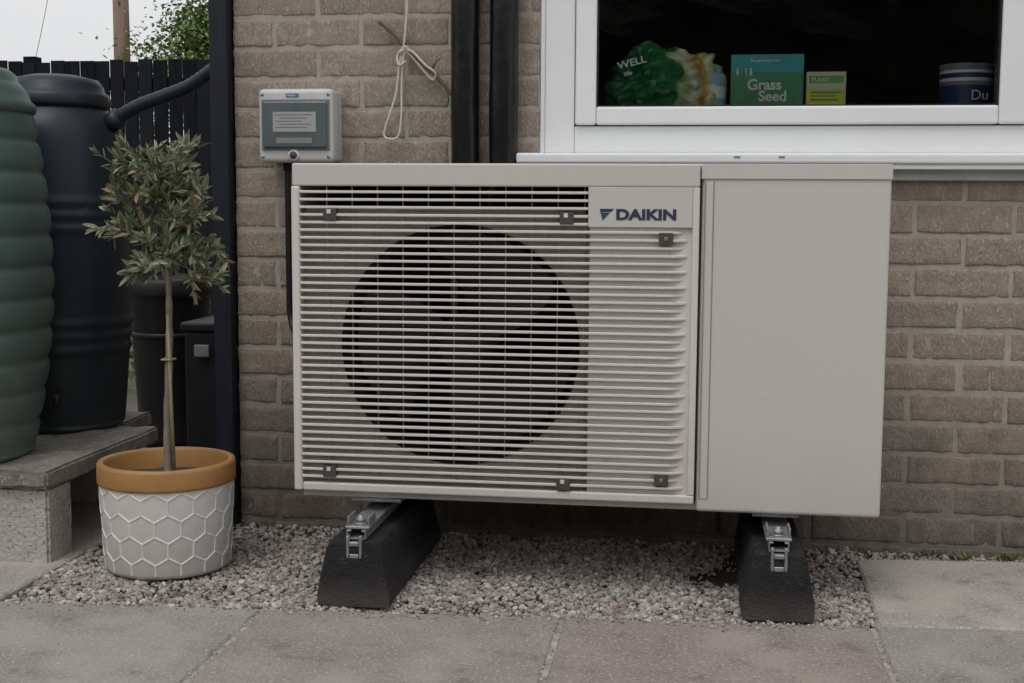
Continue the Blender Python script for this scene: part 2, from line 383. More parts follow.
nt.links.new(fr.outputs[0],mx.inputs[0]); nt.links.new(tr.outputs[0],mx.inputs[1]); nt.links.new(gl.outputs[0],mx.inputs[2]); nt.links.new(mx.outputs[0],o.inputs[0])
M['glass']=gm
box('glass',-.2425,.6875,.008,.012,1.072,1.9255,'glass',house)
box('inner_sill',-.38,.83,.071,.30,1.03,1.070,'cream',house)
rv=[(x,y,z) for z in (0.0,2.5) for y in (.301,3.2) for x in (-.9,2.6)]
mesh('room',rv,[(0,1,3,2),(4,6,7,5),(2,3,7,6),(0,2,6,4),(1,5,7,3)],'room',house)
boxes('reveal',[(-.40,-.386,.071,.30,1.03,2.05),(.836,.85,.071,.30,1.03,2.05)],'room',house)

# items on the window sill
zs=1.0705
gb=empty('grass_seed_box')
box('carton',.078,.255,.115,.165,zs,1.204,'sgreen',gb,.001)
box('carton_sky',.0785,.2545,.1142,.1149,1.160,1.2035,'steal',gb)
hillv=[(.0785+.176*i/30,.1139,1.148+.016*math.sin(i*.22)+.004*math.sin(i*.9)) for i in range(31)]+[(.0785+.176*i/30,.1139,1.140) for i in range(31)]
mesh('hill_print',hillv,[(i,31+i,32+i,i+1) for i in range(30)],'sgreen',gb)
text('title','Grass',.118,.1133,1.118,.036,'white',gb,1.0,0,.0008)
text('title_2','Seed',.146,.1133,1.090,.036,'white',gb,1.0,0,.0008)
for i,(dx,c) in enumerate([(.012,'white'),(.022,'tinpale'),(.033,'cream'),(.045,'white')]):
    lathe('figure_%d'%i,[(.0,1.150),(.003,1.152),(.0032,1.163),(.0015,1.165),(.0025,1.169),(0,1.172)],.082+dx,.1125,c,gb,8)
text('strap','fast growing lawn',.125,.1133,1.186,.010,'white',gb)
sb=empty('cardboard_box')
box('carton',.262,.357,.110,.16,zs,1.160,'syel',sb,.001)
box('panel_top',.2625,.3565,.1090,.1098,1.118,1.1595,'cream',sb)
box('panel_green',.268,.351,.1082,.1089,1.132,1.150,'sgreen2',sb)
boxes('print',[(.272,.345,.1082,.1089,1.108,1.1125),(.272,.335,.1082,.1089,1.100,1.103),(.272,.340,.1082,.1089,1.090,1.094)],'sgreen2',sb)
text('print_text','PLANT',.274,.1078,1.136,.014,'white',sb)
tc=empty('paint_tin')
lathe('tin',[(0,zs),(.062,zs),(.064,zs+.004),(.062,zs+.008),(.062,1.172),(.065,1.176),(.065,1.180),(.055,1.182),(.052,1.176),(0,1.176)],.655,.19,'tingrey',tc,48)
lathe('label',[(.0626,1.138),(.0626,1.165)],.655,.19,'white',tc,48)
lathe('band',[(.0630,1.146),(.0630,1.158)],.655,.19,'tinblue',tc,48)
lathe('label_lower',[(.0628,1.082),(.0628,1.128)],.655,.19,'tinblue',tc,48)
text('print','Du',.655,.1245,1.092,.034,'white',tc)
tp=empty('spray_can')
lathe('can',[(0,zs),(.028,zs),(.029,zs+.003),(.029,1.155),(.020,1.165),(.018,1.166),(.018,1.180),(.010,1.184),(0,1.184)],.040,.17,'tinpale',tp,32)
lathe('band',[(.0294,1.10),(.0294,1.13)],.040,.17,'white',tp,32)
bagm=mat('bag_plastic',(.02,.15,.06),.3)
nt=bagm.node_tree; b=nt.nodes['Principled BSDF']
ge=nt.nodes.new('ShaderNodeNewGeometry'); sp=nt.nodes.new('ShaderNodeSeparateXYZ'); nt.links.new(ge.outputs['Position'],sp.inputs[0])
nz=nt.nodes.new('ShaderNodeTexNoise'); nz.inputs['Scale'].default_value=13; nz.inputs['Detail'].default_value=1; nt.links.new(ge.outputs['Position'],nz.inputs['Vector'])
ma=nt.nodes.new('ShaderNodeMath'); ma.operation='MULTIPLY_ADD'; ma.inputs[1].default_value=.16; nt.links.new(nz.outputs['Fac'],ma.inputs[0]); nt.links.new(sp.outputs[0],ma.inputs[2])
cr=nt.nodes.new('ShaderNodeValToRGB'); cr.color_ramp.interpolation='LINEAR'; mr=nt.nodes.new('ShaderNodeMapRange'); mr.inputs[1].default_value=-.15; mr.inputs[2].default_value=.15
nt.links.new(ma.outputs[0],mr.inputs[0]); nt.links.new(mr.outputs[0],cr.inputs[0])
e=cr.color_ramp.elements; e[0].position=0;e[0].color=(.015,.13,.055,1); e[1].position=.56; e[1].color=(.02,.17,.06,1)
for p,c in [(.59,(.40,.50,.20,1)),(.66,(.70,.72,.62,1)),(.74,(.55,.55,.30,1)),(.79,(.60,.28,.09,1)),(.84,(.60,.50,.14,1)),(.90,(.72,.73,.62,1)),(.96,(.38,.50,.12,1))]:
    q=e.new(p); q.color=c
nt.links.new(cr.outputs[0],b.inputs['Base Color']); M['bag']=bagm
bg=empty('plastic_bag')
bv=[];bf=[];n1,n2=80,50
for j in range(n2+1):
    for i in range(n1):
        a=2*math.pi*i/n1; w=j/n2; ph=(w-.5)*math.pi
        rx=.150*max(0,math.cos(ph))**.3; ry=.050*max(0,math.cos(ph))**.6
        x=math.cos(a)*rx; 
        top=.140+.020*math.sin(2.2+(x)*22)+.02*(x*6) - .30*max(0,x-.09) - .06*max(0,-x-.09)
        p=Vector((x,math.sin(a)*ry,(math.sin(ph)*.5+.5)*top))
        d=(abs(noise.noise(p*16+Vector((3,1,0))))-.2)*.050+(abs(noise.noise(p*34+Vector((0,7,0))))-.2)*.026
        q=Vector((math.cos(a)*.7,math.sin(a)*1.3,.5*math.sin(ph)))
        p+=q*d
        bv.append((-.085+p.x,.165+p.y,zs+max(0,p.z)))
for j in range(n2):
    for i in range(n1):
        k=(i+1)%n1; bf.append((j*n1+i,j*n1+k,(j+1)*n1+k,(j+1)*n1+i))
mesh('bag',bv,bf,'bag',bg,False)
text('print','WELL',-.200,.090,1.168,.024,'white',bg,1.2,math.radians(-14),.0004)
text('print_2','life',-.185,.090,1.150,.016,'white',bg,1.1,math.radians(-14),.0002)

# ---------------------------------------------------------------- heat pump
hp=empty('heat_pump_unit')
box('left_side',-.855,-.850,-.468,-.125,.212,.905,'case',hp,.001)
box('back_panel',-.8495,.006,-.130,-.125,.212,.905,'case',hp)
box('base_pan',-.850,.386,-.470,-.125,.187,.2045,'case',hp,.003)
box('top_panel',-.860,.388,-.488,-.120,.9055,.9165,'case',hp,.005,3)
box('top_lip',-.859,.0065,-.5005,-.4885,.868,.9160,'case',hp,.004,3)
box('service_cover',.0105,.390,-.487,-.125,.1875,.905,'case',hp,.008,4)
box('service_top_lip',.009,.3905,-.4905,-.4885,.8855,.9160,'case',hp,.0008)
boxes('service_groove_shade',[(.0165,.0180,-.4882,-.4868,.215,.880),(.0345,.0358,-.4882,-.4868,.215,.880)],'bracket',hp)  # dark raised strips; the shade of a groove is put into their colour
box('service_groove_rib',.0195,.0335,-.4890,-.4868,.216,.879,'case',hp,.0008)
box('panel_gap',.0070,.0100,-.485,-.40,.212,.905,'gasket',hp)
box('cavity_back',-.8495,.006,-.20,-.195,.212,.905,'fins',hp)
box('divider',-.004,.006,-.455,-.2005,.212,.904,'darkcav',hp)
cx,cz,R0=-.499,.528,.268
def plate_hole(name,x0,x1,z0,z1,y,cx,cz,r,m,par,n=96):
    v=[];f=[]
    for i in range(n):
        a=2*math.pi*i/n; c,s=math.cos(a),math.sin(a); v.append((cx+r*c,y,cz+r*s))
    for i in range(n):
        a=2*math.pi*i/n; c,s=math.cos(a),math.sin(a)
        t=min(((x1-cx)/c if c>1e-6 else 1e9),((x0-cx)/c if c<-1e-6 else 1e9),((z1-cz)/s if s>1e-6 else 1e9),((z0-cz)/s if s<-1e-6 else 1e9))
        v.append((cx+t*c,y,cz+t*s))
    for i in range(n):
        k=(i+1)%n; f.append((i,n+i,n+k,k))
    return mesh(name,v,f,m,par)
plate_hole('bellmouth_plate',-.849,-.2200,.214,.822,-.474,cx,cz,R0,'inner',hp)
n=96
prof=[(R0,-.474),(R0-.004,-.475),(R0-.008,-.472),(R0-.012,-.462),(R0-.014,-.43),(R0-.014,-.36),(R0-.005,-.33)]
def ringmesh(nm,prof,m):
    v=[];f=[]
    for (r,y) in prof:
        for i in range(n):
            a=2*math.pi*i/n; v.append((cx+r*math.cos(a),y,cz+r*math.sin(a)))
    for j in range(len(prof)-1):
        for i in range(n):
            k=(i+1)%n; f.append((j*n+i,j*n+k,(j+1)*n+k,(j+1)*n+i))
    mesh(nm,v,f,m,hp,True)
ringmesh('bellmouth_ring',prof[2:],'fan'); ringmesh('bellmouth_lip',prof[:3],'inner')
v=[];f=[]
for b_ in range(3):
    a0=2*math.pi*b_/3+.5; s=len(v); NR,NA=10,12
    for j in range(NR+1):
        r=.055+(.240-.055)*j/NR
        for i in range(NA+1):
            t=i/NA; a=a0+(t-.2)*(1.45)+.35*(j/NR)**1.5; y=-.425+.085*t-.02*math.sin(math.pi*t)
            v.append((cx+r*math.cos(a),y,cz+r*math.sin(a)))
    for j in range(NR):
        for i in range(NA):
            f.append((s+j*(NA+1)+i,s+j*(NA+1)+i+1,s+(j+1)*(NA+1)+i+1,s+(j+1)*(NA+1)+i))
mesh('fan_blades',v,f,'fan',hp,True)
v=[];f=[];pr=[(0,-.440),(.02,-.440),(.045,-.435),(.062,-.415),(.064,-.33)]
for (r,y) in pr:
    for i in range(40):
        a=2*math.pi*i/40; v.append((cx+r*math.cos(a),y,cz+r*math.sin(a)))
for j in range(len(pr)-1):
    for i in range(40):
        k=(i+1)%40; f.append((j*40+i,j*40+k,(j+1)*40+k,(j+1)*40+i))
mesh('fan_hub',v,f,'fan',hp,True)
boxes('motor_bracket',[(cx-.05,cx-.035,-.31,-.30,.215,.90),(cx+.035,cx+.05,-.31,-.30,.215,.90)],'bracket',hp)
zb=.2055
box('grille_left',-.861,-.8425,-.502,-.4705,zb,.8675,'grille',hp,.004,3)
box('grille_bottom',-.842,.0065,-.501,-.4705,zb,.224,'grille',hp,.004,3)
box('grille_right',-.0075,.0065,-.500,-.4705,.2245,.8678,'grille',hp,.002)
box('grille_right_panel',-.2195,-.0077,-.491,-.480,.2242,.7845,'grille',hp)
box('logo_plate',-.2225,-.0077,-.5004,-.4800,.785,.8678,'case',hp,.001)
ns_=39; pitch=(.862-.228)/(ns_)
v=[];f=[]
def slat(x0,x1,z,y0=-.503,y1=-.485,t=.0056,taper=True):
    s=len(v)
    secs=[(x0,y0),(x1-.030,y0)] + ([(x1-.006,-.4915)] if taper else [(x1,y0)])
    for (x,yf) in secs:
        v.extend([(x,yf+.0010,z-t/2),(x,yf,z-t/2+.0010),(x,yf,z+t/2-.0010),(x,yf+.0010,z+t/2),(x,y1,z+t/2-.0010),(x,y1,z-t/2+.0010)])
    for q in range(2):
        for k in range(6):
            k2=(k+1)%6; f.append((s+q*6+k,s+q*6+k2,s+(q+1)*6+k2,s+(q+1)*6+k))
    f.append(tuple(s+12+k for k in range(6)))
for i in range(ns_):
    z=.228+pitch*(i+.6)
    if z>.780: slat(-.8424,-.223,z,taper=False)
    else: slat(-.8424,-.010-(.010 if i%2 else 0.0),z)
mesh('grille_slats',v,f,'grille',hp)
# thin tie bars set behind the slats
boxes('grille_ribs',[(-.842+.0555*i-.0007,-.842+.0555*i+.0007,-.4848,-.4790,.2245,.8675) for i in range(1,12)],'inner',hp)
for i,(x,z) in enumerate([(-.775,.808),(-.267,.803),(-.061,.762),(-.780,.250),(-.269,.240),(-.062,.256)]):
    box('clip_%d'%i,x-.0145,x+.0145,-.5058,-.4900,z-.0125,z+.0125,'clip',hp,.001)
    if i in (2,5): box('clip_screw_%d'%i,x-.004,x+.004,-.5075,-.5059,z-.004,z+.004,'screw',hp,.001)
    else: box('clip_tab_%d'%i,x-.006,x+.003,-.5075,-.5059,z+.001,z+.010,'grille',hp,.001)
text('logo_text','DAIKIN',-.1655,-.5012,.8015,.0295,'navy',hp,1.27,0,.0013)
mesh('logo_mark',[(-.199,-.5012,.8230),(-.1685,-.5012,.8230),(-.1755,-.5012,.8165),(-.194,-.5012,.8165)],[(0,3,2,1)],'navy',hp)
mesh('logo_mark_2',[(-.1985,-.5014,.8215),(-.1915,-.5014,.8150),(-.1775,-.5014,.8150),(-.1925,-.5014,.7990)],[(0,3,2,1)],'sky_ink',hp)
boxes('base_leg',[(-.74,-.63,-.47,-.13,.178,.1865),(.13,.225,-.47,-.13,.178,.1865)],'galv',hp,.001)
tube('drain_stub',[(-.245,-.36,.187),(-.245,-.36,.165)],.008,'copper',hp,12)
tubes('pipework',[([(-.10,-.16,.187),(-.10,-.16,.13),(-.10,.0,.12)],.014),([(-.02,-.16,.187),(-.02,-.16,.13),(-.02,.0,.12)],.014)],'black',hp,12)

# feet
def foot(name,x0,x1,yf):
    p=empty(name); xm=(x0+x1)/2; w=(x1-x0)/2
    prof=[(w*.97,0),(w,.012),(w*.99,.03),(w*.93,.05),(w*.76,.118),(w*.68,.132)]
    v=[];f=[]
    y_list=[yf+.0, yf+.56]
    NS=40
    for k in range(NS+1):
        y=y_list[0]+(y_list[1]-y_list[0])*k/NS
        sec=[(-a,b) for a,b in prof]+[(a,b) for a,b in prof[::-1]]
        for (a,b) in sec:
            yy=y
            if k==0: yy=y+b*.16
            if k==1: yy=y_list[0]+b*.16+.004
            if k==NS: yy=y-b*.16
            q=Vector((xm+a,yy,b)); nn=.0045*noise.noise(q*26)
            v.append((q.x+nn*(1 if a>0 else -1),q.y+.0025*noise.noise(q*40),q.z+(.003*noise.noise(q*30+Vector((5,5,5))) if b>.01 else 0)))
    m=len(prof)*2
    for k in range(NS):
        for i in range(m):
            j=(i+1)%m; f.append((k*m+i,(k+1)*m+i,(k+1)*m+j,k*m+j))
    f.append(tuple(range(m))); f.append(tuple(NS*m+i for i in range(m))[::-1])
    bev(mesh('rubber_block',v,f,'rubber',p),.003,2)
    a=.0205; z0=.1345; z1=.1535
    boxes('strut_channel',[(xm-a,xm+a,yf+.035,yf+.53,z0,z0+.0025),(xm-a,xm-a+.0025,yf+.035,yf+.53,z0+.0026,z1),(xm+a-.0025,xm+a,yf+.035,yf+.53,z0+.0026,z1),(xm-a+.0026,xm-a+.009,yf+.035,yf+.53,z1-.0025,z1),(xm+a-.009,xm+a-.0026,yf+.035,yf+.53,z1-.0025,z1)],'galv',p,.0005)
    boxes('end_tab',[(xm-.0165,xm-.0105,yf+.016,yf+.030,.098,.146),(xm+.0105,xm+.0165,yf+.016,yf+.030,.098,.146),(xm-.0103,xm+.0103,yf+.016,yf+.030,.124,.133),(xm-.0103,xm+.0103,yf+.016,yf+.030,.098,.108)],'galv',p,.0015)
    boxes('spacer_plate',[(xm-.026,xm+.026,yf+.045,yf+.50,z1+.0005,z1+.006)],'galv',p,.001)
    for yb in (yf+.075,yf+.40):
        tube('bolt',[(xm,yb,z1),(xm,yb,.177)],.0052,'galv',p,10)
        tube('washer',[(xm,yb,z1+.0063),(xm,yb,z1+.0085)],.0150,'galv',p,20)
        tube('nut',[(xm,yb,z1+.0087),(xm,yb,z1+.0178)],.0105,'galv',p,6)
    boxes('riser',[(xm-.024,xm-.0205,yf+.055,yf+.11,z1+.0065,.1775),(xm+.0205,xm+.024,yf+.055,yf+.11,z1+.0065,.1775)],'galv',p,.0005)
    return p
foot('rubber_support_foot',-.765,-.612,-.665)
foot('rubber_support_foot',.107,.252,-.622)

# ---------------------------------------------------------------- isolator box
ib=empty('electrical_isolator_box')
box('housing',-1.066,-.884,-.060,.0,.935,1.106,'boxgrey',ib,.006,3)
box('housing_front',-1.069,-.881,-.100,-.0605,.930,1.109,'boxgrey',ib,.012,4)
box('cover_seat',-1.060,-.888,-.1045,-.0995,.960,1.083,'tintedge',ib,.004,3)
box('cover',-1.054,-.894,-.112,-.1046,.966,1.077,'tint',ib,.008,4)
box('label',-1.028,-.920,-.1126,-.1121,1.004,1.052,'label',ib)
boxes('label_print',[(-1.022+.01*(k%2),-.930-.012*(k%3),-.1131,-.1127,1.044-.0075*k,1.0455-.0075*k) for k in range(5)],'ink',ib)
boxes('rail_switch',[(-1.02,-.93,-.1128,-.1121,.976,.990)],'bracket',ib)
boxes('brand_label',[(-.998,-.966,-.1012,-.1002,1.088,1.097)],'labelb',ib)
text('brand_print','rotary',-.995,-.1016,1.090,.008,'white',ib)
tube('latch',[(-.979,-.100,.948),(-.979,-.108,.948)],.009,'clip',ib,24)
tube('latch_ring',[(-.979,-.100,.948),(-.979,-.1045,.948)],.014,'white',ib,24)
tubes('screws',[([(x,-.100,z),(x,-.1015,z)],.004) for x in (-1.058,-.892) for z in (.944,1.095)],'screw',ib,12)
tube('gland',[(-1.012,-.05,.936),(-1.012,-.05,.912)],.011,'black',ib,16)
tube('power_cable',smoothpath([(-1.012,-.05,.925),(-1.012,-.05,.80),(-1.013,-.045,.62),(-1.008,-.05,.54),(-.97,-.09,.50),(-.86,-.11,.49)]),.0075,'black',ib,10)

# ---------------------------------------------------------------- downpipes
for x in (-.561,-.466):
    p=empty('black_downpipe')
    v=[];f=[];n=28;Z=np.linspace(.21,2.68,190)
    for z in Z:
        for i in range(n):
            a=2*math.pi*i/n; r=.0345+.0020*noise.noise((math.cos(a)*1.5,math.sin(a)*1.5+x*9,z*7))+.0006*noise.noise((a*2,x,z*20))
            v.append((x+r*math.cos(a)+.003*math.sin(z*3+x*10),-.045+r*math.sin(a),z))
    for j in range(len(Z)-1):
        for i in range(n):
            k=(i+1)%n; f.append((j*n+i,j*n+k,(j+1)*n+k,(j+1)*n+i))
    mesh('pipe',v,f,'blackpipe',p,True)
    for zc in ((1.36,2.0) if x<-.5 else (1.42,2.1)):
        lathe('pipe_clip',[(.0355,zc-.012),(.0385,zc-.012),(.0385,zc+.012),(.0355,zc+.012)],x,-.045,'black',p,32)
    tube('pipe_tie',[(x-.0365,-.045,1.075),(x-.0365,-.045,1.079)],.001,'black',p,6)
rp=empty('rope')
y=-.022
tube('cord',smoothpath([(-.712,-.02,2.0),(-.714,-.02,1.6),(-.713,y,1.331),(-.716,y,1.27),(-.722,y,1.215)]),.0028,'rope',rp,8)
tube('loop',smoothpath([(-.722,y,1.215),(-.732,y-.004,1.17),(-.742,y,1.10),(-.765,y,1.03),(-.772,y,1.00),(-.755,y-.003,.990),(-.735,y,1.0),(-.728,y,1.05),(-.727,y,1.12),(-.723,y-.005,1.18),(-.716,y-.008,1.21)]),.0028,'rope',rp,8)
tube('loop_2',smoothpath([(-.716,y-.008,1.21),(-.695,y-.012,1.20),(-.665,y-.014,1.17),(-.640,y-.010,1.15),(-.650,y+.004,1.135),(-.675,y+.004,1.16),(-.705,y-.002,1.195),(-.725,y-.01,1.205),(-.737,y-.006,1.19),(-.73,y-.012,1.17),(-.715,y-.01,1.18)]),.0028,'rope',rp,8)
tube('knot',smoothpath([(-.728,y-.004,1.205),(-.716,y-.012,1.214),(-.708,y-.004,1.206),(-.716,y+.004,1.196),(-.727,y-.006,1.20),(-.718,y-.012,1.208)]),.0036,'rope',rp,8)
sk=empty('stick')
tube('twig',smoothpath([(-.785,-.02,1.277),(-.76,-.018,1.257),(-.72,-.016,1.218),(-.68,-.018,1.178),(-.64,-.018,1.142),(-.60,-.02,1.098)]),[.0045+.0007*math.sin(i*1.3) for i in range(31)],'twig',sk,8)
tube('fork',[(-.655,-.018,1.155),(-.640,-.022,1.180),(-.630,-.024,1.186)],[.003,.002,.001],'twig',sk,6)

# ---------------------------------------------------------------- post, fence
pt=box('timber_post',-1.218,-1.170,-.035,.06,-.02,2.5,'post',None,.004)
fe=empty('wooden_fence')
lst=[];x=-12
while x<-.3:
    w=.095+random.uniform(-.006,.004); dz=random.uniform(-.010,.008); lst.append((x,x+w,5.4+random.uniform(-.006,.006),5.418,-.03,1.80+dz)); x+=w+random.uniform(.006,.014)
boxes('boards',lst,'fence',fe)
boxes('rails',[(-12,-.3,5.419,5.46,z,z+.08) for z in (.3,.95,1.6)],'fence',fe)
boxes('posts',[(x,x+.09,5.461,5.55,-.03,1.84) for x in np.arange(-12,0,1.83)],'fence',fe)
f2=empty('wooden_fence')
lst=[];y=-6
while y<2.2:
    lst.append((-6.22,-6.20,y,y+.095,-.03,1.80+random.uniform(-.006,.006))); y+=.103
boxes('boards',lst,'fence',f2)

# ---------------------------------------------------------------- bins behind
bn=empty('black_dustbin')
bx,by=-1.84,1.17
lathe('body',[(0,-.02),(.105,-.02),(.112,.0),(.140,.50),(.143,.505)],bx,by,'black',bn,40)
lathe('rim',[(.143,.505),(.155,.508),(.157,.515),(.157,.558),(.150,.566),(.138,.566),(.134,.50),(.10,.05)],bx,by,'black',bn,40)
lathe('band',[(.131,.36),(.1375,.362),(.1385,.378),(.134,.38)],bx,by,'black',bn,40)
cr_=empty('plastic_crate')
box('body',-1.62,-1.36,.75,1.0,-.02,.42,'black',cr_,.01)
box('lid',-1.63,-1.35,.74,1.01,.4205,.45,'black',cr_,.008)
box('handle',-1.58,-1.53,.732,.7395,.34,.38,'bracket',cr_,.004)

# ---------------------------------------------------------------- butt stand
st=empty('stone_plinth')
def rough_box(name,x0,x1,y0,y1,z0,z1,m,par,amp=.003,res=.02):
    bm=bmesh.new(); bmesh.ops.create_cube(bm,size=1)
    bmesh.ops.scale(bm,vec=(x1-x0,y1-y0,z1-z0),verts=bm.verts); bmesh.ops.translate(bm,vec=((x0+x1)/2,(y0+y1)/2,(z0+z1)/2),verts=bm.verts)
    bmesh.ops.bevel(bm,geom=bm.edges[:],offset=.006,segments=2,affect='EDGES')
    for it in range(5):
        e=[e for e in bm.edges if e.calc_length()>res*2]
        if not e: break
        bmesh.ops.subdivide_edges(bm,edges=e,cuts=1,use_grid_fill=True)
    bm.normal_update()
    for v in bm.verts:
        v.co+=v.normal*(noise.noise(v.co*28)*amp+noise.noise(v.co*9)*amp)
    me=bpy.data.meshes.new(name); bm.to_mesh(me); bm.free(); me.materials.append(M[m])
    return link(bpy.data.objects.new(name,me),par)
rough_box('slab',-2.12,-1.452,-.475,.150,.176,.218,'stone',st,.007)
rough_box('slab_back',-2.12,-1.58,.156,.40,.176,.216,'stone',st,.005)
rough_box('block_front',-1.885,-1.462,-.455,-.34,-.01,.1755,'block',st)
rough_box('block_front_2',-2.10,-1.895,-.455,-.34,-.01,.1755,'block',st)
rough_box('block_back',-2.10,-1.60,.14,.26,-.01,.1755,'block',st)

# ---------------------------------------------------------------- water butts
def ribbed(r0,rm,r1,z0,z1,ribs,amp,n=110):
    out=[(0,z0),(r0-.012,z0),(r0,z0+.012)]
    for i in range(n+1):
        t=i/n; r=r0*(1-t)**2+2*(2*rm-.5*(r0+r1))*t*(1-t)+r1*t*t
        z=z0+.012+(z1-z0-.012)*t
        ph=(t*ribs)%1; d=0
        if .03<t<.98: d=amp*(1-abs(2*ph-1)**3)-amp*.8
        out.append((r+d,z))
    return out
wg=empty('water_butt')
lathe('barrel',ribbed(.215,.270,.232,.219,1.05,11,.0085),-1.80,-.33,'gbutt',wg,80)
lathe('lid',[(.215,1.035),(.240,1.040),(.243,1.050),(.241,1.062),(.232,1.068),(.226,1.088),(.210,1.108),(.205,1.112),(.200,1.130),(.185,1.142),(.10,1.150),(0,1.152)],-1.80,-.33,'gbutt',wg,80)
wd=empty('water_butt')
def dprof():
    out=[(0,.219),(.150,.219),(.161,.232)]
    for i in range(81):
        t=i/80; z=.232+(.985-.232)*t
        r=.161+.026*math.sin(math.pi*min(1,t*.82))
        for zc,w in ((.44,.010),(.475,.010),(.51,.010),(.76,.010),(.795,.010),(.83,.010)):
            r+=.0065*math.exp(-((z-zc)/w)**2)
        out.append((r,z))
    out+=[(.172,1.015),(.163,1.04),(.150,1.062),(.136,1.078),(.130,1.085)]
    return out
lathe('barrel',dprof(),-1.715,.13,'dbutt',wd,72)
lathe('lid',[(.126,1.078),(.142,1.083),(.144,1.090),(.144,1.108),(.138,1.118),(.130,1.122),(.126,1.138),(.112,1.156),(.06,1.168),(0,1.170)],-1.715,.13,'dbutt',wd,72)
tube('tap',[(-1.64,-.05,.33),(-1.62,-.095,.33),(-1.618,-.102,.31)],.010,'black',wd,10)
tube('overflow_hose',smoothpath([(-1.19,.075,1.187),(-1.24,.08,1.180),(-1.285,.09,1.155),(-1.33,.10,1.132),(-1.40,.105,1.108),(-1.47,.11,1.085),(-1.53,.115,1.055),(-1.56,.12,1.035)]),[.0175+.0013*(i%2) for i in range(43)],'dbutt',wd,14)
tubes('hose_collars',[([(-1.20,.075,1.186),(-1.225,.079,1.183)],.025),([(-1.525,.115,1.058),(-1.555,.118,1.038)],.026)],'dbutt',wd,16)

# ---------------------------------------------------------------- potted olive
ot=empty('potted_olive_tree')
PX,PY=-1.190,-.415
rb,rt=.141,.150; zr=.198
lathe('pot_body',[(0,.004),(rb-.012,.004),(rb-.008,.0005),(rb-.003,.004),(rb,.012),(rt,zr)],PX,PY,'potwhite',ot,96)
lathe('pot_rim',[(rt,zr),(rt+.004,zr+.002),(rt+.0045,zr+.008),(rt+.0045,.240),(rt+.002,.2465),(rt-.003,.2475),(rt-.010,.2465),(rt-.013,.241),(rt-.015,.205),(rt-.02,.18)],PX,PY,'potrim',ot,96)
v=[];f=[]
v.append((PX,PY,.204)); 
for j in range(1,9):
    for i in range(32):
        a=2*math.pi*i/32; r=.135*j/8; v.append((PX+r*math.cos(a),PY+r*math.sin(a),.200+.005*noise.noise((r*60*math.cos(a),r*60*math.sin(a),1))))
for i in range(32): f.append((0,1+i,1+(i+1)%32))
for j in range(7):
    for i in range(32): k=(i+1)%32; f.append((1+j*32+i,1+(j+1)*32+i,1+(j+1)*32+k,1+j*32+k))
mesh('compost',v,f,'soil',ot,True)
nh=16; w=2*math.pi/nh; s_=w*.146/math.sqrt(3); 
V=[];F=[]
def pp(th,z,h):
    r=rb+(rt-rb)*(z-.012)/(zr-.012)+h; return (PX+r*math.cos(th),PY+r*math.sin(th),z)
def ridge(a,b,hw=.0030,h=.0018):
    (t0,z0),(t1,z1)=a,b
    zmin,zmax=.010,zr-.001
    if max(z0,z1)<zmin or min(z0,z1)>zmax: return
    def clip(p,q):
        (ta,za),(tb,zb_)=p,q
        if za<zmin: k=(zmin-za)/(zb_-za); return (ta+(tb-ta)*k,zmin)
        if za>zmax: k=(zmax-za)/(zb_-za); return (ta+(tb-ta)*k,zmax)
        return p
    a2=clip((t0,z0),(t1,z1)); b2=clip((t1,z1),(t0,z0)); (t0,z0),(t1,z1)=a2,b2
    dx=(t1-t0)*.146; dz=z1-z0; l=math.hypot(dx,dz)
    if l<1e-4: return
    nxx=-dz/l*hw/.146; nzz=dx/l*hw
    s=len(V)
    for k in range(3):
        t=t0+(t1-t0)*k/2; z=z0+dz*k/2
        V.extend([pp(t-nxx,z-nzz,-.0005),pp(t-nxx*.4,z-nzz*.4,h),pp(t+nxx*.4,z+nzz*.4,h),pp(t+nxx,z+nzz,-.0005)])
    for k in range(2):
        for q in range(3): F.append((s+k*4+q,s+k*4+q+1,s+(k+1)*4+q+1,s+(k+1)*4+q))
for row in range(-1,6):
    zc=.018+row*1.5*s_*.98
    for i in range(nh):
        th=(i+.5*(row%2))*w; c=[(th+w/2*k1, zc+s_*k2) for k1,k2 in [(0,1),(1,.5),(1,-.5),(0,-1)]]
        ridge(c[0],c[1]); ridge(c[1],c[2]); ridge(c[2],c[3])
mesh('pot_hex_relief',V,F,'potridge',ot)
trunk=smoothpath([(PX+.004,PY,.195),(PX+.002,PY+.004,.32),(PX+.010,PY,.46),(PX+.012,PY+.004,.58),(PX+.012,PY,.68),(PX+.004,PY,.76),(PX-.002,PY+.005,.84),(PX-.004,PY,.90)],5)
nT=len(trunk); tube('trunk',trunk,[.0098-.0075*(i/(nT-1))**1.3+.0009*math.sin(i*2.1) for i in range(nT)],'bark',ot,10)
tube('stake',[(PX+.020,PY-.004,.195),(PX+.018,PY-.012,.40),(PX+.014,PY-.010,.58)],.0040,'cane',ot,8)
boxes('tree_tie',[(PX-.002,PX+.024,PY-.018,PY+.012,.475,.479)],'cane',ot,.001)
br=[];C=[];D=[];Nn=[];Ln=[];Wd=[]
def leafat(p,d,L0=.033):
    C.append(tuple(p));D.append(tuple(d));Nn.append((random.gauss(0,1),random.gauss(0,1)-.3,random.gauss(.6,.8)));l=random.uniform(.5,1.25)*L0;Ln.append(l);Wd.append(l*random.uniform(.24,.36))
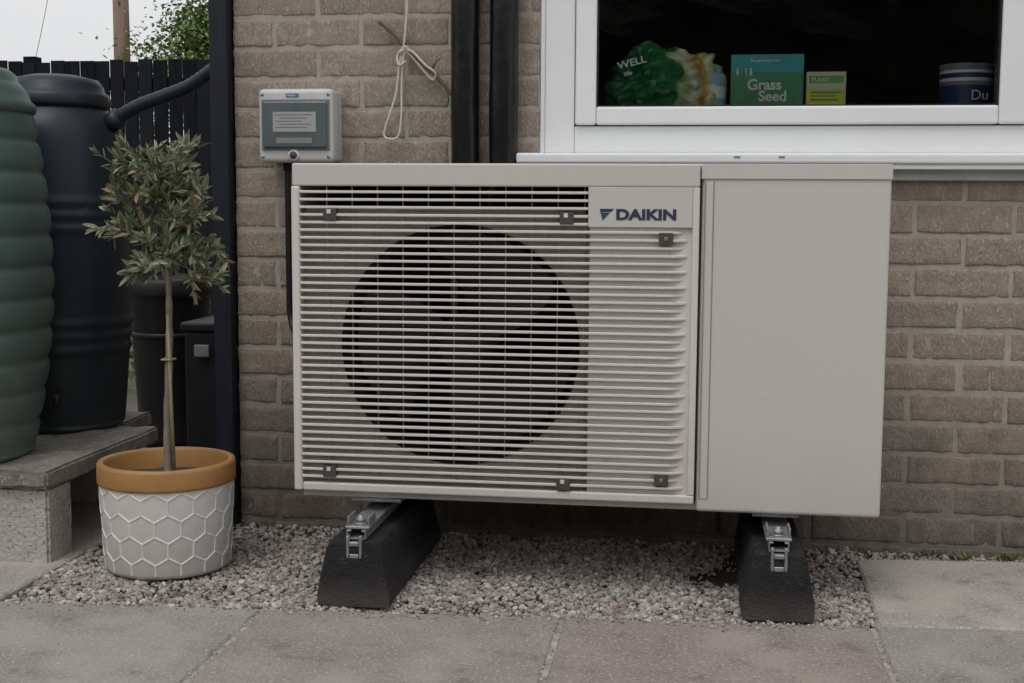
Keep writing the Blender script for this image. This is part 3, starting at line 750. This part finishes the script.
def twigs(start,d,length,r,depth):
    pts=[Vector(start)]; d=Vector(d).normalized(); n=max(3,int(length/.016))
    for i in range(n):
        d=(d+Vector((random.gauss(0,.13),random.gauss(0,.13),random.gauss(.05,.12)-.010*i))).normalized()
        pts.append(pts[-1]+d*length/n)
    br.append((pts,[r*(1-.75*i/n) for i in range(n+1)]))
    for i in range(1,n+1):
        p=pts[i]
        if depth==0 and i<n*.3: continue
        dd=(pts[i]-pts[i-1]).normalized()
        for s in range(2):
            sd=Vector((random.gauss(0,1),random.gauss(0,1),random.gauss(0,1))); sd-=dd*sd.dot(dd); sd.normalize()
            leafat(p+dd*random.uniform(-.008,.008),dd*.8+sd*.8+Vector((0,0,random.uniform(-.2,.35))))
    leafat(pts[-1],d); leafat(pts[-1],d+Vector((random.gauss(0,.4),random.gauss(0,.4),.1)))
    if depth<2:
        for k in range(3 if depth==0 else 2):
            i=random.randint(max(1,n//4),n); dd=(pts[i]-pts[i-1]).normalized()
            sd=Vector((random.gauss(0,1),random.gauss(0,1),random.gauss(.3,.7)))
            twigs(pts[i],dd*.7+sd.normalized()*.75,length*random.uniform(.42,.62),r*.55,depth+1)
nb=29
for i in range(nb):
    t=i/(nb-1); z=.595+.275*t
    k=min(nT-1,max(0,int((z-.195)/(.90-.195)*(nT-1)))); p=trunk[k]
    a=i*2.4+random.uniform(-.4,.4)
    up=random.uniform(-.3,.6)+.8*t
    ln=(.084*math.sin(math.pi*(.25+.55*t))+.012)*random.uniform(.6,1.35)
    twigs(p,(math.cos(a),math.sin(a),up),ln,.0030,0)
twigs(trunk[int(nT*.60)],(1,-.2,-.5),.09,.0028,1); twigs(trunk[int(nT*.66)],(.8,-.4,-.1),.11,.0028,1); twigs(trunk[int(nT*.86)],(-.9,-.2,.75),.12,.0028,1)
tubes('branches',br,'bark',ot,5)
leaves('foliage',C,D,Nn,Ln,Wd,'olive',ot)

# ---------------------------------------------------------------- weeds, dead leaves
C=[];D=[];Nn=[];Ln=[];Wd=[]
def tuft(x,y,n,l,wd=.10,spread=.8):
    for i in range(n):
        C.append((x+random.gauss(0,.012),y+random.gauss(0,.008),-.01)); D.append((random.gauss(0,spread),random.gauss(0,spread),1)); Nn.append((random.gauss(0,1),random.gauss(0,1),.2))
        q=random.uniform(.4,1)*l; Ln.append(q); Wd.append(q*wd)
for i in range(40):
    x=random.uniform(.40,1.6); tuft(x,random.uniform(-.06,-.012),random.randint(5,12),random.uniform(.015,.038),random.choice([.08,.35]))
for i in range(8):
    x=random.uniform(-1.1,.3); tuft(x,random.uniform(-.06,-.01),random.randint(4,9),random.uniform(.012,.03),.3)
leaves('weeds',C,D,Nn,Ln,Wd,'weed')
C=[];D=[];Nn=[];Ln=[];Wd=[]
for i in range(500):
    C.append((random.gauss(-2.3,.3),random.gauss(2.4,.3),abs(random.gauss(0,.18)))); D.append((random.gauss(0,1),random.gauss(0,1),.7)); Nn.append((0,-1,1)); Ln.append(.06); Wd.append(.03)
leaves('garden_plant',C,D,Nn,Ln,Wd,'weed')
C=[];D=[];Nn=[];Ln=[];Wd=[]
for (x,y) in [(.27,-.53),(.285,-.50),(.26,-.47),(.33,-.3),(-.30,-.25),(-.52,-.30),(.02,-.4),(-.9,-.5),(.30,-.56),(-.15,-.6)]+[(random.uniform(-1.4,.35),random.uniform(-.6,-.05)) for _ in range(26)]:
    C.append((x,y,.004)); D.append((random.gauss(0,1),random.gauss(0,1),.25)); Nn.append((0,0,1)); q=random.uniform(.012,.03); Ln.append(q); Wd.append(q*.45)
leaves('fallen_leaves',C,D,Nn,Ln,Wd,'dead')

# ---------------------------------------------------------------- background tree, pole, wire, unseen hedge
tr_=empty('broadleaf_tree')
tx,ty=-6.25,12.6
limbs=[([Vector((tx,ty,0)),Vector((tx+.05,ty,1.2)),Vector((tx,ty,2.2)),Vector((tx+.1,ty,3.2))],[.13,.10,.08,.04])]
C=[];D=[];Nn=[];Ln=[];Wd=[]
clumps=[]
for i in range(95):
    a=random.uniform(0,2*math.pi); e_=random.uniform(-.6,1.5); R_=random.uniform(.35,1.0)
    c=Vector((tx+.12+math.cos(a)*math.cos(e_)*R_*.98,ty+math.sin(a)*math.cos(e_)*R_*1.0,2.25+math.sin(e_)*R_*1.15))
    clumps.append(c)
    if i%3==0: limbs.append(([Vector((tx,ty,2.0)),(Vector((tx,ty,2.3))+c)/2,c],[.035,.02,.006]))
for c in clumps:
    rr=random.uniform(.10,.22)
    for k in range(110):
        p=c+Vector((random.gauss(0,rr),random.gauss(0,rr),random.gauss(0,rr*.8)))
        C.append(tuple(p));D.append((random.gauss(0,1),random.gauss(0,1),random.gauss(-.3,.7)));Nn.append((random.gauss(0,.6),random.gauss(0,.6),1));l=random.uniform(.045,.085);Ln.append(l);Wd.append(l*.55)
tubes('trunk',limbs,'bark',tr_,8)
leaves('foliage',C,D,Nn,Ln,Wd,'tree',tr_)
pl=empty('utility_pole')
tube('pole',[(-6.93,12,0),(-6.93,12,3),(-6.96,12,7.5)],[.105,.095,.07],'poleW',pl,16)
tube('overhead_wire',smoothpath([(-6.96,12,7.3),(-7.5,12,4.9),(-8.0,12.0,2.75),(-8.5,12,1.2)]),.004,'bracket',pl,6)
hd=[];hf=[]
NXh,NZh=90,24
for j in range(NZh+1):
    for i in range(NXh+1):
        x=-12+24*i/NXh; z=-.03+3.3*j/NZh
        y=-10+.35*noise.noise((x*1.3,z*1.3,0))+.18*noise.noise((x*4,z*4,2))-(.8*(j/NZh)**6)
        hd.append((x,y,z+.2*noise.noise((x*2,0,5))*(j/NZh)))
for j in range(NZh):
    for i in range(NXh):
        a=j*(NXh+1)+i; hf.append((a+1,a,a+NXh+1,a+NXh+2))
mesh('unseen_hedge',hd,hf,'hedge')  # out of view behind the camera, added to keep the window reflections dark

# ---------------------------------------------------------------- camera + light
cam=bpy.data.cameras.new('camera'); co=bpy.data.objects.new('camera',cam); sc.collection.objects.link(co)
cam.sensor_width=36; cam.lens=1300/1024*36; cam.clip_end=500; cam.clip_start=.05
Rm=Matrix.Rotation(math.radians(8),4,'Z')@Matrix.Rotation(math.radians(84),4,'X')@Matrix.Rotation(math.radians(.35),4,'Z')
co.matrix_world=Matrix.Translation((0,-3.21,.83))@Rm
sc.camera=co
el,az=math.radians(62),math.radians(196)
w=bpy.data.worlds.new('World'); sc.world=w; w.use_nodes=True; nt=w.node_tree; bgN=nt.nodes['Background']
sk_=nt.nodes.new('ShaderNodeTexSky'); sk_.sky_type='NISHITA'; sk_.sun_disc=False; sk_.sun_elevation=el; sk_.sun_rotation=az; sk_.dust_density=4; sk_.air_density=1.2
hs=nt.nodes.new('ShaderNodeHueSaturation'); hs.inputs['Saturation'].default_value=.18
mixw=nt.nodes.new('ShaderNodeMix'); mixw.data_type='RGBA'; mixw.inputs[0].default_value=.6; mixw.inputs[7].default_value=(8.3,8.35,8.5,1)  # cloud layer
nt.links.new(sk_.outputs[0],hs.inputs['Color']); nt.links.new(hs.outputs[0],mixw.inputs[6]); nt.links.new(mixw.outputs[2],bgN.inputs['Color']); bgN.inputs['Strength'].default_value=.122
sd=bpy.data.lights.new('sun','SUN'); sd.energy=.75; sd.angle=math.radians(26); sd.color=(1,.97,.93)
so=bpy.data.objects.new('sun',sd); sc.collection.objects.link(so)
dirv=Vector((math.sin(az)*math.cos(el),math.cos(az)*math.cos(el),math.sin(el)))
so.rotation_euler=dirv.to_track_quat('Z','Y').to_euler()
